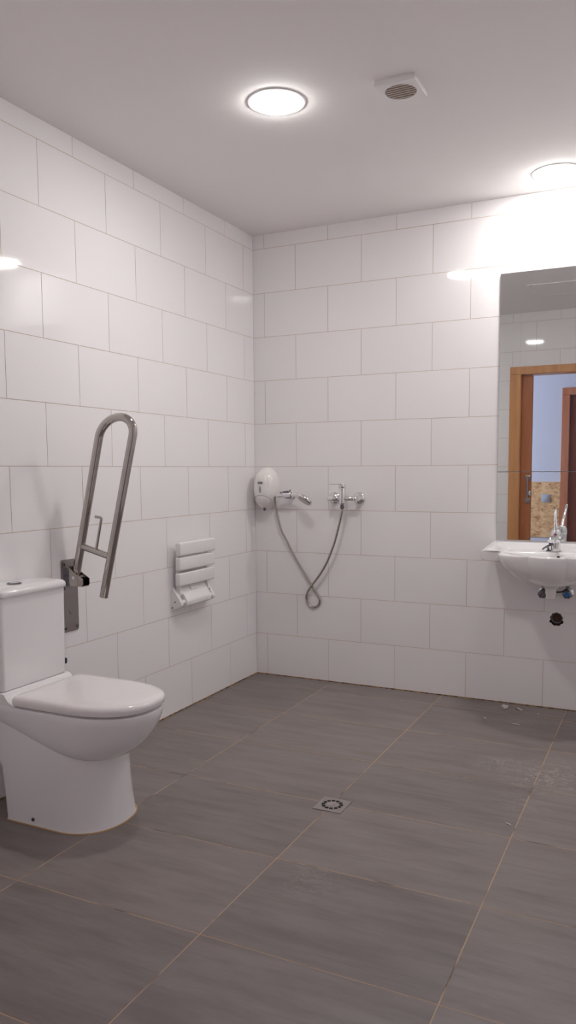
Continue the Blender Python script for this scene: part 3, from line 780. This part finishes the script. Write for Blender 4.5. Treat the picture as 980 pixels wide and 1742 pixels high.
# tap on the basin
TX, TYY = 1.737, -.118; tz = zt(TYY)
tp = thing('basin_tap', 'chrome basin mixer tap with long upright lever in front of the mirror', 'tap', (TX, TYY, tz))
bm = bmesh.new(); lathe(bm, (TX, TYY, tz+.0012), (0, 0, 1), [(0, .027), (.006, .027), (.008, .0245), (.045, .0235), (.068, .0245)], 36); part('body', bm, M['chrome'], tp, angle=40)
bm = bmesh.new(); sp = catmull([(TX, TYY+.004, tz+.052), (TX-.003, TYY-.032, tz+.062), (TX-.007, TYY-.068, tz+.064), (TX-.010, TYY-.095, tz+.055)], 6)
sweep(bm, sp, [.0225-.0065*i/(len(sp)-1) for i in range(len(sp))], 20, flat=(1.05, .82)); part('spout', bm, M['chrome'], tp, angle=60)
bm = bmesh.new(); cyl(bm, (TX-.0095, TYY-.088, tz+.050), (TX-.0095, TYY-.089, tz+.036), .012, n=20); part('aerator', bm, M['darkchrome'], tp)
bm = bmesh.new(); lathe(bm, (TX, TYY, tz+.0665), (0, -.08, 1), [(0, .0255), (.002, .0265), (.018, .0262), (.032, .0235), (.042, .017), (.047, .009)], 36); part('cartridge_dome', bm, M['chrome'], tp, angle=60)
bm = bmesh.new(); sweep(bm, catmull([(TX, TYY-.004, tz+.108), (TX+.001, TYY-.028, tz+.135), (TX+.003, TYY-.062, tz+.162), (TX+.006, TYY-.088, tz+.188), (TX+.009, TYY-.104, tz+.214)], 6), [.0062]*6+[.0058]*6+[.0054]*6+[.0052]*6+[.004], 14, flat=(1.25, .7)); part('lever', bm, M['chrome'], tp, angle=60)
bm = bmesh.new(); cyl(bm, (TX-.003, TYY-.0235, tz+.084), (TX-.003, TYY-.0285, tz+.0835), .0042, n=14); part('hot_mark', bm, M['red'], tp)
bm = bmesh.new(); cyl(bm, (TX+.0045, TYY-.0235, tz+.084), (TX+.0045, TYY-.0282, tz+.0835), .0036, n=14); part('cold_mark', bm, M['navy'], tp)
# chain stay left of the tap
ch = thing('chain_stay', 'small dark chrome bent tab on the basin deck left of the tap', 'plug holder', (1.700, -.125, zt(-.125)))
zc_ = zt(-.125)
bm = bmesh.new(); lathe(bm, (1.704, -.125, zc_+.0006), (0, 0, 1), [(0, .012), (.004, .011), (.006, .006), (.018, .005)], 20); part('stud', bm, M['darkchrome'], ch)
bm = bmesh.new(); sweep(bm, [(1.676, -.135, zc_+.008), (1.690, -.131, zc_+.019), (1.708, -.125, zc_+.029), (1.722, -.121, zc_+.034)], [.007, .008, .009, .008], 12, flat=(1.1, .6)); part('tab', bm, M['darkchrome'], ch, angle=60)

# stop valves below the basin
VL = ['dark chrome stop valve on the wall left of the white waste tail', 'chrome stop valve with blue reflection painted on its cap right of the white waste tail']
def valve(x, z, label, capm):
    r = thing('stop_valve', label, 'valve', (x, 0, z), 'stop valves under the basin')
    bm = bmesh.new(); lathe(bm, (x, +.0004, z), (0, -1, 0), [(0, .028), (.004, .027), (.008, .018), (.010, .011), (.030, .011)], 28); part('rosette', bm, M['chrome'], r, angle=50)
    bm = bmesh.new(); lathe(bm, (x, -.028, z), (0, -1, 0), [(0, .013), (.002, .0165), (.022, .0165), (.024, .013)], 24); cyl(bm, (x, -.040, z+.008), (x, -.040, z+.036), .009, n=18, bev=.001); part('body', bm, M['darkchrome'], r, angle=50)
    bm = bmesh.new()
    R_ = []
    for h, rad in ((0, .012), (.002, .020), (.020, .0215), (.024, .018)):
        R_.append([Vector((x+rad*(1+.05*math.cos(6*2*PI*i/48))*math.cos(2*PI*i/48), -.0525-h, z+rad*(1+.05*math.cos(6*2*PI*i/48))*math.sin(2*PI*i/48))) for i in range(48)])
    loft(bm, R_, True, True); kn = part('knob', bm, M['darkchrome'], r, angle=50)
    bm = bmesh.new(); lathe(bm, (x, -.0762, z), (0, -1, 0), [(0, .013), (.002, .0125), (.0026, .008), (.0016, .004)], 20); o = link('cap', bm, capm, kn); o.data.transform(Matrix.Translation(-Vector(r.location)))
    return r
valve(1.672, .602, VL[0], M['darkchrome']); valve(1.790, .607, VL[1], M['blue'])
bm = bmesh.new(); sweep(bm, catmull([(1.681, -.052, .6275), (1.70, -.075, .6215), (1.735, -.085, .6185), (1.765, -.075, .6195), (1.782, -.052, .6305)], 8), .0042, 10)
rooted(tag(link('supply_hose', bm, M['black']), 'thin black hose running between the two stop valves under the basin', 'hose'), (1.735, -.08, .62))

# open waste pipe in the wall, ragged cut-out round it
wp = thing('waste_pipe', 'open dark round waste pipe in ragged wall hole below the basin', 'pipe', (BX, 0, .47))
bm = bmesh.new()
h0 = [(HOLE[0], HOLE[2]), (HOLE[1], HOLE[2]), (HOLE[1], HOLE[3]), (HOLE[0], HOLE[3])]
n = 48; ro, ri, rd = [], [], []
for i in range(n):
    a = 2*PI*i/n; c, s = math.cos(a), math.sin(a)
    k = min((.0352/abs(c)) if abs(c) > 1e-6 else 9, (.0382/abs(s)) if abs(s) > 1e-6 else 9)
    # tile and mortar reach in towards the pipe at the upper corners; the lower ones stay broken open
    jag = .0018*math.sin(9*a)+.0014*math.sin(17*a+1)
    rr_ = (.0305+jag) if s > -.35 else min(k, .0375+jag)
    rr_ = min(rr_, k-.0006)
    ro.append(Vector((BX+k*c, -.0002, .470+k*s))); ri.append(Vector((BX+rr_*c, -.0004, .470+rr_*s))); rd.append(Vector((BX+rr_*c, .028, .470+rr_*s)))
loft(bm, [ro, ri], False, False, mi=0); loft(bm, [ri, rd], False, False, mi=1); loft(bm, [rd, [Vector((BX+(p.x-BX)*.6, .028, .47+(p.z-.47)*.6)) for p in rd]], False, True, mi=1)
part('hole_edge', bm, [M['tile'], M['mortar']], wp, smooth=False)
bm = bmesh.new(); lathe(bm, (BX, .060, .4705), (0, -1, 0), [(0, .0245), (.052, .0245), (.0525, .0272), (.05, .0278), (.0, .0278)], 36, False, False); part('pipe', bm, M['pvc'], wp, angle=40)
bm = bmesh.new(); lathe(bm, (BX, .052, .4705), (0, 1, 0), [(0, .0245), (.002, .0245)], 28); part('pipe_bore', bm, M['hole'], wp)

# ------------------------------------------------------------------ floor drain
FD = (1.153, -1.545)
dr = thing('floor_drain', 'square steel floor drain grate with ring of slots in the grey tiles', 'floor drain', (FD[0], FD[1], 0))
bm = bmesh.new(); n = 96; S = .0555; R0, R1 = .026, .0400
def q_(r, z): return [Vector((FD[0]+r*math.cos(2*PI*i/n), FD[1]+r*math.sin(2*PI*i/n), z)) for i in range(n)]
def s_(h, z):
    o = []
    for i in range(n):
        a = 2*PI*i/n; c, s = math.cos(a), math.sin(a); k = h/max(abs(c), abs(s)); o.append(Vector((FD[0]+k*c, FD[1]+k*s, z)))
    return o
ztop = .0035
vr = []
rg = [s_(S, .0003), s_(S, ztop-.001), s_(S-.001, ztop), q_(R1, ztop)]
vr = loft(bm, rg, False, False)
inner = [bm.verts.new(p) for p in q_(R0, ztop)]; outer = vr[-1]
outb = [bm.verts.new(p) for p in q_(R1, ztop-.003)]; innb = [bm.verts.new(p) for p in q_(R0, ztop-.003)]
for i in range(n):
    j = (i+1) % n
    if (i % 8) in (0, 7): bm.faces.new((outer[i], outer[j], inner[j], inner[i]))   # bridges between the twelve slots
    else:
        bm.faces.new((outer[i], outer[j], outb[j], outb[i])); bm.faces.new((inner[i], inner[j], innb[j], innb[i]))
c0 = [bm.verts.new(p) for p in q_(.006, ztop)]; c1 = [bm.verts.new(p) for p in q_(.0045, ztop-.001)]
for a, b in ((inner, c0), (c0, c1)):
    for i in range(n): bm.faces.new((a[i], a[(i+1) % n], b[(i+1) % n], b[i]))
bm.faces.new(c1)
m_ = mat('drain_steel', (.46, .43, .42), .33, 1.)
part('grate', bm, m_, dr, angle=40)
bm = bmesh.new(); lathe(bm, (FD[0], FD[1], .0004), (0, 0, 1), [(0, .048), (.0005, .048)], 40); part('sump', bm, M['hole'], dr)
bm = bmesh.new(); lathe(bm, (FD[0], FD[1], ztop-.0012), (0, 0, 1), [(0, .0035), (.0022, .0032), (.0026, .0022)], 14); part('centre_screw', bm, M['chrome'], dr)

# ------------------------------------------------------------------ bits of rubbish on the floor
M['scrap'] = mat('white_scrap', (.62, .58, .55), .5)
def crumple(name, x, y, r, label, seed):
    rnd = random.Random(seed); bm = bmesh.new(); bmesh.ops.create_icosphere(bm, subdivisions=2, radius=r)
    for v in bm.verts: v.co *= rnd.uniform(.45, 1.25); v.co.z = v.co.z*.6
    zmin = min(v.co.z for v in bm.verts)
    for v in bm.verts: v.co += Vector((x, y, .0006-zmin))
    o = link(name, bm, M['scrap'], smooth=False); rooted(o, (x, y, 0)); tag(o, label, 'litter'); return o
crumple('paper_scrap', 1.503, -.105, .0175, 'crumpled whitish scrap on the floor by the back wall', 3)
bm = bmesh.new(); sweep(bm, catmull([(1.556, -.080, .002), (1.566, -.088, .008), (1.578, -.098, .006), (1.592, -.103, .0025)], 5), .006, 8, flat=(1, .2))
rooted(tag(link('curled_shaving', bm, M['scrap']), 'curled pale shaving on the floor right of the crumpled scrap', 'litter'), (1.572, -.09, 0))
def sliver(x, y, L, a, label):
    bm = bmesh.new(); c, s = math.cos(a)*L/2, math.sin(a)*L/2
    sweep(bm, catmull([(x-c, y-s, .0018), (x, y, .0035), (x+c, y+s, .0018)], 4), .0016, 6)
    rooted(tag(link('plaster_chip', bm, M['white']), label, 'litter'), (x, y, 0))
sliver(1.768, -1.432, .022, 2.6, 'thin white chip on the floor near a joint, right of the drain')
sliver(1.675, -.125, .013, 1.3, 'tiny white chip on the floor close to the back wall under the basin')
sliver(1.60, -.335, .034, -.1, 'pale sliver on the shaded floor below the basin')
sliver(1.445, -.30, .020, -.9, 'pale sliver on the floor at the left edge of the basin shadow')

# ------------------------------------------------------------------ light
def area(name, loc, rot, sx, sy, power, col):
    l = bpy.data.lights.new(name, 'AREA'); l.shape = 'RECTANGLE'; l.size = sx; l.size_y = sy; l.energy = power; l.color = col
    o = bpy.data.objects.new(name, l); COL.objects.link(o); o.location = loc; o.rotation_euler = rot; return o
area('daylight_through_window', (-1.75, (WY0+WY1)/2, (WZ0+WZ1)/2), (0, -PI/2, 0), 1.7, 1.3, 26, (.64, .76, 1.))
# sky outside
w = bpy.data.worlds.new('sky'); scene.world = w; w.use_nodes = True
bg = w.node_tree.nodes['Background']; bg.inputs['Color'].default_value = (.55, .72, 1., 1); bg.inputs['Strength'].default_value = 1.5

# ------------------------------------------------------------------ camera
f_px, cx_, cy_ = 1326.278, 15.562, 49.748
C = Vector((2.238, -4.094, 1.229)); yaw, pitch, roll = .447, -.091, -.006
fw_ = Vector((-math.sin(yaw)*math.cos(pitch), math.cos(yaw)*math.cos(pitch), math.sin(pitch)))
r0 = Vector((math.cos(yaw), math.sin(yaw), 0)); u0 = r0.cross(fw_)
rv = r0*math.cos(roll)+u0*math.sin(roll); uv = -r0*math.sin(roll)+u0*math.cos(roll)
cd = bpy.data.cameras.new('camera'); co = bpy.data.objects.new('camera', cd); COL.objects.link(co)
co.matrix_world = Matrix(((rv.x, uv.x, -fw_.x, C.x), (rv.y, uv.y, -fw_.y, C.y), (rv.z, uv.z, -fw_.z, C.z), (0, 0, 0, 1)))
cd.sensor_fit = 'VERTICAL'; cd.sensor_height = 36; cd.lens = f_px/1742*36
cd.shift_x = -cx_/1742; cd.shift_y = cy_/1742; cd.clip_start = .02; cd.clip_end = 100
scene.camera = co

vs = scene.view_settings
scene.display_settings.display_device = 'sRGB'
vs.view_transform = 'Standard'; vs.look = 'None'; vs.gamma = 1; vs.use_curve_mapping = False
vs.exposure = 1.75
cy = scene.cycles
cy.max_bounces = 16; cy.diffuse_bounces = 12; cy.glossy_bounces = 6; cy.sample_clamp_indirect = 6.
cy.use_denoising = True
try: cy.denoiser = 'OPENIMAGEDENOISE'
except Exception: pass
